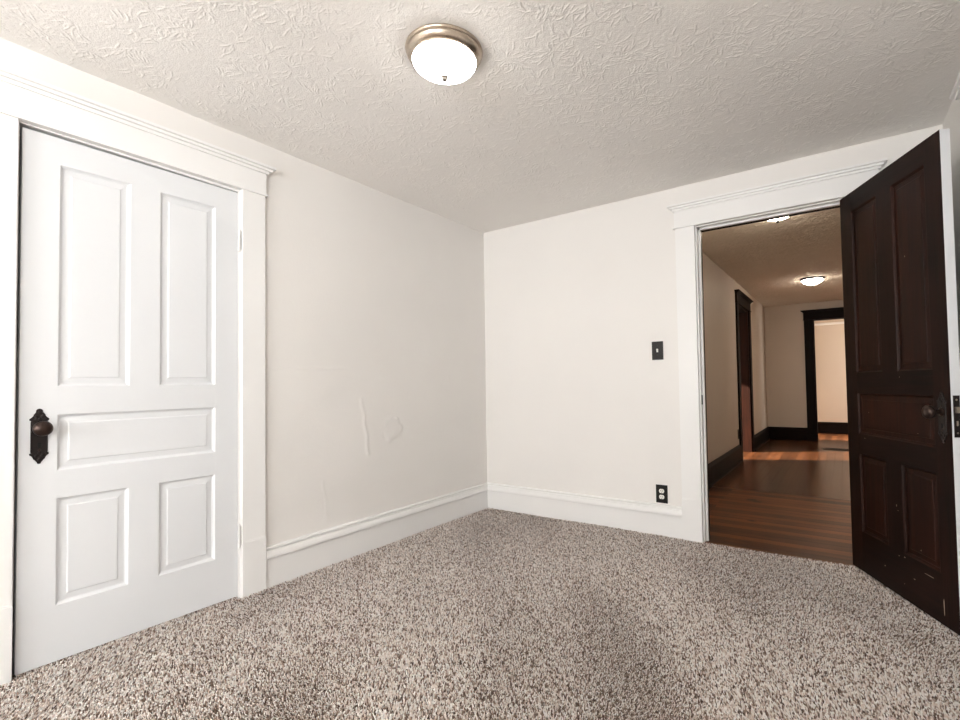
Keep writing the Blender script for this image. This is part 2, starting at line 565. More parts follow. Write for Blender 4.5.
# ---- rear wall, and two unseen windows added to light the bedroom
bm = bmesh.new()
box(bm, -WT, 0.95, YR - WT, YR, -0.02, H + 0.02)
box(bm, 2.05, XR + WT, YR - WT, YR, -0.02, H + 0.02)
box(bm, 0.95, 2.05, YR - WT, YR, -0.02, WZ0)
box(bm, 0.95, 2.05, YR - WT, YR, WZ1, H + 0.02)
tag(obj('wall_rear', bm, M['wall']), 'off white wall with an added window opposite the hall doorway', 'wall', kind='structure')
for k, (P, ax, out) in enumerate((((0.95, YR), (1, 0), (0, 1)), ((XR, WR0), (0, 1), (-1, 0)))):
    P, ax, out = Vector(P), Vector(ax), Vector(out)

    def wb(bm, a0, a1, d0, d1, z0, z1):
        p, q = P + ax * a0 + out * d0, P + ax * a1 + out * d1
        box(bm, p.x, q.x, p.y, q.y, z0, z1)
    ww = 1.1
    bm = bmesh.new()
    for a, b, c, d in ((-0.1, 0, WZ0 - 0.02, WZ1 + 0.1), (ww, ww + 0.1, WZ0 - 0.02, WZ1 + 0.1), (0, ww, WZ1, WZ1 + 0.1), (-0.12, ww + 0.12, WZ0 - 0.05, WZ0 - 0.02)):
        wb(bm, a, b, 0, 0.022, c, d)
    for a, b, c, d in ((0, 0.04, WZ0, WZ1), (ww - 0.04, ww, WZ0, WZ1), (0, ww, WZ1 - 0.04, WZ1), (0, ww, WZ0, WZ0 + 0.05), (0, ww, 1.46, 1.50)):
        wb(bm, a, b, -0.08, -0.05, c, d)
    wf = obj('window_%d' % (k + 1), bm, M['trim'])
    tag(wf, ('unseen white sash window added in the rear wall to light the room', 'unseen white sash window added in the right wall to light the room')[k], 'window', kind='structure')
    bm = bmesh.new()
    wb(bm, 0.03, ww - 0.03, -0.068, -0.062, WZ0 + 0.03, WZ1 - 0.03)
    obj('pane', bm, M['pane'], wf)

# ---- bedroom floor: backing plus real tufts of yarn
nt = NT('carpet_backing')
co = nt.n('ShaderNodeTexCoord')
vz = nt.n('ShaderNodeTexVoronoi', Scale=150.0)
nt.l(co.outputs['Object'], vz.inputs['Vector'])
nt.l(ramp(nt, vz.outputs['Color'], [(0.2, srgb(92, 76, 66)), (0.5, srgb(140, 122, 108)), (0.8, srgb(196, 182, 168))]),
     nt.b.inputs['Base Color'])
nt.set(Roughness=0.95)
M['backing'] = nt.m
bm = bmesh.new()
box(bm, 0, XR, YR, 0.0, -0.05, -0.013)
box(bm, -0.05, 0, OY0, OY1, -0.05, -0.0131)
tag(obj('floor', bm, M['backing']), 'floor of the bedroom under the speckled carpet', 'floor', kind='structure')

nt = NT('carpet_yarn')
at = nt.n('ShaderNodeAttribute', attribute_name='tone')
nt.l(ramp(nt, at.outputs['Fac'], [(0.0, srgb(80, 60, 49)), (0.22, srgb(150, 126, 109)), (0.5, srgb(228, 209, 196)), (1.0, srgb(255, 250, 245))]),
     nt.b.inputs['Base Color'])
nt.set(Roughness=0.95)
nt.b.inputs['Specular IOR Level'].default_value = 0.1
nt.b.inputs['Sheen Weight'].default_value = 0.15
M['yarn'] = nt.m


def carpet():
    st = 0.0059
    gx = np.arange(-0.030, XR - 0.018, st)
    gy = np.arange(-3.3, -0.012, st)
    X, Y = np.meshgrid(gx, gy)
    keep = (X > 0.021) | ((Y > OY0 + 0.003) & (Y < OY1 - 0.003))
    X, Y = X[keep], Y[keep]
    n = X.size
    X = X.ravel() + rng.uniform(-0.45, 0.45, n) * st
    Y = Y.ravel() + rng.uniform(-0.45, 0.45, n) * st
    X = np.minimum(X, XR - 0.0195)
    Y = np.minimum(Y, -0.010)
    # lay of the pile: broad streaks left by the vacuum
    u = X * 0.60 - Y * 0.80
    v = X * 0.80 + Y * 0.60
    lay = np.sin(v * 5.2 + 0.8 * np.sin(u * 1.7)) + 0.6 * np.sin(v * 11 + 2.0 + 0.9 * np.sin(u * 2.3)) + 0.5 * np.sin(u * 3.1 + v * 2)
    tx = 0.0042 * 0.60 * lay + rng.normal(0, 0.0022, n)
    ty = -0.0042 * 0.80 * lay + rng.normal(0, 0.0022, n)
    hgt = rng.uniform(0.008, 0.0135, n) - 0.0008 * lay
    rad = rng.uniform(0.0021, 0.0032, n) * np.clip(1 - 0.11 * lay, 0.72, 1.25)
    a0 = rng.uniform(0, 2 * PI, n)
    base = np.full(n, -0.0100)
    V = np.zeros((n, 7, 3), np.float32)
    for k in range(3):
        a = a0 + 2 * PI * k / 3
        V[:, k] = np.stack([X + rad * 0.8 * np.cos(a), Y + rad * 0.8 * np.sin(a), base], -1)
        b = a + 0.9
        V[:, 3 + k] = np.stack([X + 0.6 * tx + rad * np.cos(b), Y + 0.6 * ty + rad * np.sin(b), base + hgt * 0.72], -1)
    V[:, 6] = np.stack([X + tx * 1.2, Y + ty * 1.2, base + hgt], -1)
    V[:, :, 0] = np.minimum(V[:, :, 0], XR - 0.018)
    V[:, :, 1] = np.minimum(V[:, :, 1], -0.004)
    o7 = (np.arange(n) * 7)[:, None]
    quads = np.concatenate([o7 + np.array([[0, 1, 4, 3]]), o7 + np.array([[1, 2, 5, 4]]), o7 + np.array([[2, 0, 3, 5]])], 1).reshape(n, 12)
    tris = np.concatenate([o7 + np.array([[3, 4, 6]]), o7 + np.array([[4, 5, 6]]), o7 + np.array([[5, 3, 6]])], 1).reshape(n, 9)
    loops = np.concatenate([quads, tris], 1).reshape(-1)
    ls = (np.arange(n) * 21)[:, None] + np.array([[0, 4, 8, 12, 15, 18]])
    me = bpy.data.meshes.new('carpet_pile')
    me.vertices.add(n * 7)
    me.vertices.foreach_set('co', V.reshape(-1))
    me.loops.add(len(loops))
    me.loops.foreach_set('vertex_index', loops.astype(np.int32))
    me.polygons.add(n * 6)
    me.polygons.foreach_set('loop_start', ls.reshape(-1).astype(np.int32))
    me.polygons.foreach_set('use_smooth', np.ones(n * 6, dtype=bool))
    me.update(calc_edges=True)
    tone = np.clip(rng.beta(0.75, 0.6, n), 0, 1)
    t = me.attributes.new('tone', 'FLOAT', 'POINT')
    t.data.foreach_set('value', np.repeat(tone, 7).astype(np.float32))
    me.materials.append(M['yarn'])
    o = bpy.data.objects.new('carpet_pile', me)
    COL.objects.link(o)
    return o


tag(carpet(), 'speckled beige and brown textured carpet pile across the bedroom floor', 'carpet', kind='stuff')

# ---- baseboards
BASE = [(0.0, -0.02), (0.014, -0.02), (0.014, 0.134), (0.0135, 0.138), (0.0215, 0.139), (0.0240, 0.143), (0.0240, 0.154), (0.021, 0.166), (0.017, 0.176),
        (0.016, 0.183), (0.0085, 0.184), (0.0085, 0.187), (0.0150, 0.188), (0.0155, 0.196), (0.012, 0.201), (0.0, 0.203)]


def baseboard(name, A, B, out, label):
    bm = bmesh.new()
    extrude_profile(bm, BASE, A, B, out)
    tag(obj(name, bm, M['trim']), label, 'baseboard', kind='structure')


baseboard('baseboard_left', (0, -1.878), (0, 0), (1, 0), 'white moulded baseboard along the left wall beside the closet door')
baseboard('baseboard_back', (0, 0), (1.613, 0), (0, -1), 'white moulded baseboard along the back wall up to the hall doorway')
baseboard('baseboard_right', (XR, -0.63), (XR, 0), (-1, 0), 'white baseboard on the right wall behind the open dark door')


# ---- door casings: flat boards, plinth blocks, head board with a moulded cap
def casing(name, P, ax, out, i0, i1, wdt, ztop, label, mat, mat_head=None, zhead=2.141, ph=0.265, plinth=True, zbot=-0.02,
           cap_over=0.036):
    """frame on the wall at P (xy), ax = xy unit along the wall; i0..i1 inner edges along ax"""
    P, ax, out = Vector(P), Vector(ax), Vector(out)
    mh = mat_head or mat

    def bx(bm, a0, a1, d0, d1, z0, z1):
        c = [P + ax * a0 + out * d0, P + ax * a1 + out * d1]
        box(bm, c[0].x, c[1].x, c[0].y, c[1].y, z0, z1)

    root = empty(name, (P.x + ax.x * (i0 + i1) / 2, P.y + ax.y * (i0 + i1) / 2, 0))
    tag(root, label, 'door trim', kind='structure')
    off = Vector((root.location.x, root.location.y, 0))

    def put(nm, bm, m):
        bmesh.ops.translate(bm, verts=bm.verts, vec=-off)
        return obj(nm, bm, m, root)

    lo, hi = i0 - wdt, i1 + wdt
    for a, b in ((lo, i0), (i1, hi)):
        bm = bmesh.new()
        bx(bm, a, b, 0, 0.022, zbot, ztop)
        put('casing_board', bm, mat)
        if plinth:
            bm = bmesh.new()
            bx(bm, a - 0.001, b + 0.001, 0, 0.027, zbot, ph - 0.006)
            bx(bm, a, b, 0, 0.0245, ph - 0.006, ph)
            put('plinth_block', bm, mat)
    bm = bmesh.new()
    bx(bm, lo - 0.014, hi + 0.014, 0, 0.031, ztop, ztop + 0.009)      # fillet
    bx(bm, lo - 0.006, hi + 0.006, 0, 0.022, ztop + 0.009, zhead + 0.004)
    put('head_board', bm, mh)
    # moulded cap with mitred returns
    bm = bmesh.new()
    k = cap_over / 0.036
    prof = [(p * k, zhead + z) for p, z in ((0.0, 0.0), (0.009, 0.0), (0.010, 0.0130), (0.022, 0.0135), (0.024, 0.0240), (0.034, 0.0245),
                                            (0.036, 0.0265), (0.036, 0.037))]
    rings = []
    for p, z in prof:
        a0, a1, d = lo - 0.006 - p, hi + 0.006 + p, 0.022 + p
        pts = [P + ax * a0, P + ax * a0 + out * d, P + ax * a1 + out * d, P + ax * a1]
        rings.append([bm.verts.new((q.x, q.y, z)) for q in pts])
    for r1, r2 in zip(rings, rings[1:]):
        for i in range(4):
            j = (i + 1) % 4
            bm.faces.new((r1[i], r1[j], r2[j], r2[i]))
    bm.faces.new(rings[0])
    bm.faces.new(rings[-1])
    put('head_cap', bm, mh)
    return root, put, bx


# closet door frame on the left wall
root, put, bx = casing('trim_1', (0, 0), (0, 1), (1, 0), -2.787, -1.991, 0.113, 2.0235,
                       'white door casing with moulded cap around the closet door', M['trim'])
bm = bmesh.new()
bx(bm, OY0 - 0.02, OY0, -WT, 0, -0.02, OZ + 0.02)
put('side_jamb', bm, M['trim'])
bm = bmesh.new()
bx(bm, OY1 + 0.0, OY1 + 0.02, -WT, 0, -0.02, OZ + 0.02)
put('side_jamb', bm, M['trim'])
bm = bmesh.new()   # head jamb, sagging towards the hinges
pts = [(OY0, 2.0185), (OY1, 2.0105), (OY1, OZ + 0.02), (OY0, OZ + 0.02)]
fa = [bm.verts.new((0, y, z)) for y, z in pts]
fb = [bm.verts.new((-WT, y, z)) for y, z in pts]
for i in range(4):
    j = (i + 1) % 4
    bm.faces.new((fa[i], fa[j], fb[j], fb[i]))
bm.faces.new(fa)
bm.faces.new(fb)
put('head_jamb', bm, M['trim'])

# hall doorway on the back wall: white on the bedroom side, dark stained on the hall side
root, put, bx = casing('trim_2', (0, 0), (1, 0), (0, -1), 1.735, 2.571, 0.122, 2.025,
                       'white door casing with moulded cap around the hall doorway', M['trim'])
for (a, b, sa, sb) in ((JX0 - 0.02, JX0, JX0, JX0 + 0.012), (JX1, JX1 + 0.02, JX1 - 0.012, JX1)):
    bm = bmesh.new()
    bx(bm, a, b, 0, -0.06, -0.02, JZ + 0.02)
    bx(bm, sa, sb, -0.038, -0.06, -0.02, JZ)
    put('side_jamb', bm, M['trim'])
    bm = bmesh.new()
    bx(bm, a, b, -0.06, -WT - 0.01, -0.02, JZ + 0.02)
    bx(bm, sa, sb, -0.06, -0.085, -0.02, JZ)
    put('hall_side_jamb', bm, M['dark_trim'])
bm = bmesh.new()
bx(bm, JX0, JX1, 0, -0.06, JZ, JZ + 0.02)
bx(bm, JX0, JX1, -0.038, -0.06, JZ - 0.012, JZ)
put('head_jamb', bm, M['trim'])
bm = bmesh.new()
bx(bm, JX0, JX1, -0.06, -WT - 0.01, JZ, JZ + 0.02)
bx(bm, JX0, JX1, -0.06, -0.085, JZ - 0.012, JZ)
put('hall_head_jamb', bm, M['dark_trim_x'])
bm = bmesh.new()   # strike plate on the left stop
bx(bm, JX0, JX0 + 0.002, -0.006, -0.03, 0.87, 0.93)
put('strike_plate', bm, M['bronze'])

# cased door on the right wall
root, put, bx = casing('trim_3', (XR, 0), (0, -1), (-1, 0), 0.757, 1.545, 0.125, 2.0235,
                       'white moulded cap and casing on the right wall at the picture edge', M['trim'])
bm = bmesh.new()
bx(bm, -RY1 - 0.02, -RY1, 0, -WT, -0.02, OZ + 0.02)
bx(bm, -RY0, -RY0 + 0.02, 0, -WT, -0.02, OZ + 0.02)
bx(bm, -RY1, -RY0, 0, -WT, OZ, OZ + 0.02)
put('side_jamb', bm, M['trim'])

# ------------------------------------------------------------------ five panel doors
PZ = (0.207, 0.613, 0.716, 0.933, 1.038, 1.902)


def panel_mesh(x0, x1, z0, z1, t, two):
    bm = bmesh.new()
    loops = []
    prof = [(0.0, 0.0), (0.002, 0.0005), (0.006, 0.0055), (0.010, 0.0085), (0.0125, 0.0088), (0.0125, 0.011), (0.034, 0.0085),
            (0.0365, 0.0062), (0.040, 0.0058)]

    def ring(ins, dep, back):
        y = (t - dep) if back else dep
        return [bm.verts.new(p) for p in ((x0 + ins, y, z0 + ins), (x1 - ins, y, z0 + ins), (x1 - ins, y, z1 - ins), (x0 + ins, y, z1 - ins))]
    for back in (False, True):
        rs = [ring(i, d, back) for i, d in prof]
        for a, b in zip(rs, rs[1:]):
            for i in range(4):
                j = (i + 1) % 4
                f = bm.faces.new((a[i], a[j], b[j], b[i]))
                f.material_index = 1 if (back and two) else 0
        f = bm.faces.new(rs[-1])
        f.material_index = 1 if (back and two) else 0
        loops.append(rs[0])
    for i in range(4):
        j = (i + 1) % 4
        bm.faces.new((loops[0][i], loops[0][j], loops[1][j], loops[1][i]))
    return bm


def escutcheon_outline():
    """half outline of the pointed back plate, (half width, z) from bottom tip to top tip"""
    return [(0.0, -0.103), (0.004, -0.102), (0.0065, -0.096), (0.012, -0.088), (0.016, -0.084), (0.017, -0.080), (0.020, -0.074), (0.0265, -0.068),
            (0.0268, -0.064), (0.0225, -0.062), (0.0235, -0.056), (0.0235, 0.052), (0.0222, 0.057), (0.0268, 0.060), (0.0268, 0.065),
            (0.021, 0.070), (0.0165, 0.076), (0.0155, 0.081), (0.012, 0.086), (0.0095, 0.090), (0.0095, 0.096), (0.006, 0.101), (0.0, 0.103)]


def door(name, loc, rz, w, h, t, xs, mats, label, knob_x, knob_z, plate_z, hinge_x, two=False, rail_mat=None, panel_mat=None,
         chips=(), hinge_back=False, hinge_mat=None, lock_plate=False):
    root = empty(name, loc, rz)
    tag(root, label, 'door', kind='structure')
    (a0, a1, b0, b1) = xs

    def colour(bm):
        if two:
            bm.normal_update()
            for f in bm.faces:
                c = f.calc_center_median()
                if abs(c.y - t) < 1e-4 or c.x > w - 1e-4:
                    f.material_index = 1
    st = bmesh.new()
    for x0, x1, z0, z1 in ((0, a0, 0, h), (b1, w, 0, h), (a1, b0, PZ[0], PZ[1]), (a1, b0, PZ[4], PZ[5])):
        box(st, x0, x1, 0, t, z0, z1)
    bmesh.ops.recalc_face_normals(st, faces=st.faces)
    colour(st)
    for (cx, cz, rx, rz_) in chips:
        rx, rz_ = (rx * 0.7, rz_ * 0.7) if max(rx, rz_) < 0.02 else (rx, rz_)
        vs = []
        for k in range(7):
            a = 2 * PI * k / 7
            q = random.uniform(0.6, 1.1)
            vs.append(st.verts.new((cx + rx * q * math.cos(a), -0.0006 if not any(p0 < cx < p1 for p0, p1 in ((a0, a1), (b0, b1))) else -0.0004,
                                    cz + rz_ * q * math.sin(a))))
        f = st.faces.new(vs)
        f.material_index = 2
    obj('stile_frame', st, [mats[0], mats[-1], M['chip']], root)
    rl = bmesh.new()
    for z0, z1 in ((0, PZ[0]), (PZ[1], PZ[2]), (PZ[3], PZ[4]), (PZ[5], h)):
        box(rl, a0, b1, 0.0003, t - 0.0003, z0, z1)
    bmesh.ops.recalc_face_normals(rl, faces=rl.faces)
    if two:
        for f in rl.faces:
            if abs(f.calc_center_median().y - t) < 1e-3:
                f.material_index = 1
    obj('rail_frame', rl, [rail_mat or mats[0], mats[-1]], root)
    for x0, x1, z0, z1 in ((a0, a1, PZ[4], PZ[5]), (b0, b1, PZ[4], PZ[5]), (a0, b1, PZ[2], PZ[3]), (a0, a1, PZ[0], PZ[1]), (b0, b1, PZ[0], PZ[1])):
        pm = panel_mat or mats[0]
        obj('panel', panel_mesh(x0, x1, z0, z1, t, two), [pm, mats[-1]], root)
    # knob set
    for back in ((False, True) if two else (False,)):
        sgn = 1 if back else -1
        y0 = t if back else 0.0
        ol = escutcheon_outline()
        pts = [(x, z) for x, z in ol] + [(-x, z) for x, z in ol[-2:0:-1]]
        bm = bmesh.new()
        for (sc, d) in ((1.0, 0.0), (1.0, 0.0022), (0.93, 0.0040), (0.80, 0.0034)):
            ring = [bm.verts.new((knob_x + x * sc, y0 + sgn * d, plate_z + z * (1 - (1 - sc) * 0.28))) for x, z in pts]
            if d or sc != 1.0:
                for i in range(len(ring)):
                    j = (i + 1) % len(ring)
                    bm.faces.new((prev[i], prev[j], ring[j], ring[i]))
            prev = ring
        bm.faces.new(prev)
        # raised scrolls and leaf on both ends, small beads
        for (bx_, bz, br) in ((0, 0.088, 0.006), (-0.009, 0.072, 0.0055), (0.009, 0.072, 0.0055), (0, 0.064, 0.005), (0, -0.088, 0.0055),
                              (-0.009, -0.073, 0.0055), (0.009, -0.073, 0.0055), (0, -0.062, 0.005), (-0.018, 0.061, 0.004),
                              (0.018, 0.061, 0.004), (-0.018, -0.062, 0.004), (0.018, -0.062, 0.004)):
            m = Matrix.Translation((knob_x + bx_, y0 + sgn * 0.0034, plate_z + bz)) @ Matrix.Diagonal((1, 0.5, 1.2, 1))
            bmesh.ops.create_uvsphere(bm, u_segments=10, v_segments=6, radius=br, matrix=m)
        esc = obj('knob_plate', bm, M['bronze'], root)
        # keyhole
        bm = bmesh.new()
        kz = plate_z - 0.034
        y1 = y0 + sgn * 0.0044
        vs = [bm.verts.new((knob_x + 0.0042 * math.cos(a), y1, kz + 0.006 + 0.0042 * math.sin(a)))
              for a in np.linspace(-0.7, PI + 0.7, 13)] + [bm.verts.new((knob_x - 0.0036, y1, kz - 0.010)), bm.verts.new((knob_x + 0.0036, y1, kz - 0.010))]
        bm.faces.new(vs)
        vs2 = bmesh.ops.extrude_face_region(bm, geom=list(bm.faces))['geom']
        bmesh.ops.translate(bm, verts=[v for v in vs2 if isinstance(v, bmesh.types.BMVert)], vec=(0, -sgn * 0.002, 0))
        obj('keyhole', bm, M['black'], esc)
        bm = bmesh.new()
        for dz in (0.045, -0.052):
            m = Matrix.Translation((knob_x, y0 + sgn * 0.0036, plate_z + dz)) @ Matrix.Rotation(-sgn * PI / 2, 4, 'X')
            lathe(bm, [(0.0045, 0), (0.004, 0.0014), (0.0, 0.002)], 12, m)
        obj('screw', bm, M['knob'], esc)
        # knob with its rose and neck, turned about the door normal
        m = Matrix.Translation((knob_x, y0 + sgn * 0.003, knob_z)) @ Matrix.Rotation(-sgn * PI / 2, 4, 'X')
        bm = bmesh.new()
        lathe(bm, [(0.0, 0.0), (0.017, 0.0), (0.017, 0.003), (0.013, 0.006), (0.0095, 0.008), (0.0085, 0.018), (0.009, 0.026), (0.014, 0.030),
                   (0.021, 0.034), (0.0262, 0.040), (0.0282, 0.047), (0.0275, 0.053), (0.0235, 0.059), (0.016, 0.0635), (0.008, 0.0655), (0.0, 0.066)],
              36, m)
        obj('door_knob', bm, M['knob'], root, smooth=True, angle=0.8)
    # hinges
    for z0, z1 in ((0.237, 0.345), (1.712, 1.812)):
        bm = bmesh.new()
        hy = (t + 0.004) if hinge_back else -0.009
        n = 5
        for k in range(n):
            a = z0 + (z1 - z0) * k / n
            b = z0 + (z1 - z0) * (k + 1) / n - 0.0012
            lathe(bm, [(0, a), (0.006, a), (0.006, b), (0, b)], 14, Matrix.Translation((hinge_x, hy, 0)))
        for zz, sg in ((z0, -1), (z1, 1)):
            lathe(bm, [(0, zz), (0.004, zz), (0.005, zz + sg * 0.003), (0, zz + sg * 0.007)], 12, Matrix.Translation((hinge_x, hy, 0)))
        hy0, hy1 = (hy, t - 0.002) if hinge_back else (hy, 0.012)
        box(bm, hinge_x - 0.0012, hinge_x + 0.0012, min(hy0, hy1), max(hy0, hy1), z0, z1)
        obj('hinge', bm, hinge_mat or M['trim'], root, smooth=True, angle=0.6)
    if lock_plate:
        bm = bmesh.new()
        box(bm, w - 0.0005, w + 0.0022, t / 2 - 0.0115, t / 2 + 0.0115, 0.77, 0.935, bev=0.0006)
        lk = obj('lock_plate', bm, M['bronze'], root)
        bm = bmesh.new()
        box(bm, w + 0.001, w + 0.010, t / 2 - 0.006, t / 2 + 0.006, 0.866, 0.890, bev=0.0015)
        obj('latch_bolt', bm, M['nickel'], lk)
        for dz in (0.787, 0.918):
            bm = bmesh.new()
            lathe(bm, [(0.004, 0.0), (0.0035, 0.0012), (0.0, 0.0016)], 12, Matrix.Translation((w + 0.002, t / 2, dz)) @ Matrix.Rotation(PI / 2, 4, 'Y'))
            obj('screw', bm, M['nickel'], lk)
        bm = bmesh.new()
        box(bm, w + 0.0016, w + 0.003, t / 2 - 0.003, t / 2 + 0.003, 0.815, 0.835)
        obj('keyed_bolt', bm, M['nickel'], lk)
    return root


door('door_1', (0.0, -2.772, 0.002), PI / 2, 0.767, 2.003, 0.036, (0.104, 0.331, 0.436, 0.666), (M['door_white'], M['door_white']),
     'closed white five panel closet door with an antique bronze knob plate', 0.055, 0.883, 0.853, 0.7705)
chips = [(0.520, 1.55, 0.004, 0.005), (0.20, 0.835, 0.003, 0.003), (0.16, 0.700, 0.007, 0.002), (0.45, 1.012, 0.008, 0.002), (0.56, 0.765, 0.003, 0.003),
         (0.395, 0.415, 0.004, 0.009), (0.405, 0.395, 0.003, 0.004), (0.40, 0.186, 0.004, 0.005), (0.44, 0.192, 0.010, 0.003), (0.29, 0.100, 0.004, 0.005),
         (0.60, 0.170, 0.035, 0.0012), (0.50, 0.118, 0.010, 0.003), (0.675, 0.075, 0.003, 0.045), (0.55, 0.26, 0.003, 0.005), (0.43, 0.07, 0.003, 0.003)]
DT = 0.037
DANG = -1.1076
door('door_2', (2.5203, -0.022, 0.012), DANG, 0.757, 2.0, DT, (0.102, 0.325, 0.437, 0.662), (M['dark'], M['door_white']),
     'open dark stained five panel wooden door with one white painted edge', 0.709, 0.868, 0.846, -0.002, two=True, rail_mat=M['dark_rail'],
     panel_mat=M['dark_panel'], chips=chips, hinge_back=True, hinge_mat=M['bronze'], lock_plate=True)
door('door_3', (XR, RY1 + 0.004, 0.004), -PI / 2, 0.77, 2.003, 0.036, (0.104, 0.331, 0.436, 0.668), (M['door_white'], M['door_white']),
     'closed white five panel door on the right wall just outside the picture', 0.055, 0.880, 0.850, 0.774)

# ------------------------------------------------------------------ hall and the rooms beyond
HX0, HX1, HY1 = 1.38, 3.20, 6.20
DY0, DY1, DZ = 3.56, 4.40, 2.02      # side doorway
EX0, EX1 = 2.105, 2.90               # end doorway
bm = bmesh.new()
box(bm, HX0 - 0.12, HX0, WT, DY0, -0.05, H + 0.02)
box(bm, HX0 - 0.12, HX0, DY0, DY1, DZ, H + 0.02)
box(bm, HX0 - 0.12, HX0, DY1, HY1 + 0.12, -0.05, H + 0.02)
tag(obj('wall_hall_left', bm, M['hall_wall']), 'tan hall wall with the dark cased side doorway', 'wall', kind='structure')
bm = bmesh.new()
box(bm, HX0, EX0, HY1, HY1 + 0.12, -0.05, H + 0.02)
box(bm, EX0, EX1, HY1, HY1 + 0.12, DZ, H + 0.02)
box(bm, EX1, HX1 + 0.12, HY1, HY1 + 0.12, -0.05, H + 0.02)
tag(obj('wall_hall_end', bm, M['hall_wall']), 'tan wall closing the far end of the hall', 'wall', kind='structure')
bm = bmesh.new()
box(bm, HX1, HX1 + 0.12, WT, HY1, -0.05, H + 0.02)
tag(obj('wall_hall_right', bm, M['hall_wall']), 'tan hall wall hidden by the open dark door', 'wall', kind='structure')
nu, nv, hh = stomp_heights(HX1 - HX0 + 0.1, HY1 - WT + 0.1, 0.006, 2600, 0.004, 0.011, 0.0034)
o = heightfield('ceiling_hall', (HX0 - 0.05, WT - 0.05, H), (HX1 - HX0 + 0.1, 0, 0), (0, HY1 - WT + 0.1, 0), (0, 0, -1), nu, nv, hh, M['hall_ceiling'])
tag(o, 'textured hall ceiling with two lit flush lights', 'ceiling', kind='structure')
bm = bmesh.new()
box(bm, HX0 - 0.3, HX1 + 0.12, 0.0, 1.74, -0.05, -0.006)
tag(obj('floor_hall_near', bm, M['near_floor']), 'brown hall floorboards running across the doorway', 'floor', kind='structure')
bm = bmesh.new()
box(bm, -1.0, 4.1, 1.74, 7.75, -0.05, -0.006)
tag(obj('floor_hall_far', bm, M['far_floor']), 'dark brown floorboards running away down the hall', 'floor', kind='structure')
bm = bmesh.new()
box(bm, JX0, JX1, -0.012, 0.006, -0.05, -0.001)
tag(obj('trim_threshold', bm, M['threshold']), 'thin worn wooden threshold strip between carpet and hall boards', 'threshold', kind='structure')

HB = [(0.0, -0.03), (0.020, -0.03), (0.020, 0.165), (0.024, 0.168), (0.024, 0.178), (0.014, 0.198), (0.010, 0.210), (0.0, 0.210)]
SH = [(0.020, -0.03), (0.034, -0.03), (0.034, 0.004), (0.030, 0.013), (0.020, 0.017)]


def hall_base(name, A, B, out, label, m):
    bm = bmesh.new()
    extrude_profile(bm, HB, A, B, out)
    o = obj(name, bm, m)
    tag(o, label, 'baseboard', kind='structure')
    bm = bmesh.new()
    extrude_profile(bm, SH, A, B, out)
    obj('shoe_moulding', bm, m, o)


hall_base('baseboard_hall_left', (HX0, WT), (HX0, DY0 - 0.125), (1, 0), 'dark baseboard on the hall wall before the side doorway', M['dark_trim_y'])
hall_base('baseboard_hall_beyond', (HX0, DY1 + 0.125), (HX0, HY1), (1, 0), 'dark baseboard on the hall wall beyond the side doorway', M['dark_trim_y'])
hall_base('baseboard_hall_end', (HX0, HY1), (EX0 - 0.128, HY1), (0, -1), 'dark baseboard across the far end wall of the hall', M['dark_trim_x'])

root, put, bx = casing('trim_hall_side', (HX0, 0), (0, 1), (1, 0), DY0, DY1, 0.122, 2.02,
                       'dark stained casing around the side doorway of the hall', M['dark_trim'], M['dark_trim_y'], plinth=False, zbot=-0.006)
for a, b in ((DY0 - 0.001, DY0 + 0.016), (DY1 - 0.016, DY1 + 0.001)):
    bm = bmesh.new()
    bx(bm, a, b, 0.001, -0.121, -0.006, DZ)
    put('side_jamb', bm, M['dark_panel'])
bm = bmesh.new()
bx(bm, DY0, DY1, 0.001, -0.121, DZ - 0.016, DZ + 0.001)
put('head_jamb', bm, M['dark_trim_y'])
root, put, bx = casing('trim_hall_end', (0, HY1), (1, 0), (0, -1), EX0, EX1, 0.130, 2.015,
                       'dark stained casing around the doorway at the hall end', M['dark_trim'], M['dark_trim_x'], plinth=False, zbot=-0.006)
for a, b in ((EX0 - 0.001, EX0 + 0.016), (EX1 - 0.016, EX1 + 0.001)):
    bm = bmesh.new()
    bx(bm, a, b, 0.001, -0.121, -0.006, DZ)
    put('side_jamb', bm, M['dark_trim'])
bm = bmesh.new()
bx(bm, EX0, EX1, 0.001, -0.121, DZ - 0.016, DZ + 0.001)
put('head_jamb', bm, M['dark_trim_x'])

# far room
bm = bmesh.new()
box(bm, 0.8, 4.1, 7.6, 7.72, -0.05, H + 0.02)
far = obj('wall_far_room', bm, M['hall_wall'])
tag(far, 'pale tan wall of the room beyond the hall end doorway', 'wall', kind='structure')
bm = bmesh.new()
extrude_profile(bm, [(0, 2.045), (0.012, 2.05), (0.022, 2.075), (0.012, 2.085), (0, 2.09)], (0.8, 7.6), (4.0, 7.6), (0, -1))
tag(obj('trim_picture_rail', bm, M['trim']), 'pale picture rail high on the far room wall', 'picture rail', kind='structure')
hall_base('baseboard_far_room', (0.8, 7.6), (4.0, 7.6), (0, -1), 'dark baseboard in the room beyond the hall', M['dark_trim_x'])
bm = bmesh.new()
box(bm, 0.7, 0.8, HY1 + 0.12, 7.72, -0.05, H + 0.02)
box(bm, 0.7, HX0 - 0.12, HY1 + 0.10, HY1 + 0.14, -0.05, H + 0.02)
box(bm, 4.0, 4.1, HY1 + 0.12, 6.6, -0.05, H + 0.02)
box(bm, 4.0, 4.1, 7.4, 7.72, -0.05, H + 0.02)
box(bm, 4.0, 4.1, 6.6, 7.4, -0.05, 0.7)
box(bm, 4.0, 4.1, 6.6, 7.4, 1.9, H + 0.02)
box(bm, HX1 + 0.12, 4.1, HY1 + 0.10, HY1 + 0.14, -0.05, H + 0.02)
tag(obj('wall_far_room_side', bm, M['hall_wall']), 'side walls of the room beyond the hall', 'wall', kind='structure')
bm = bmesh.new()
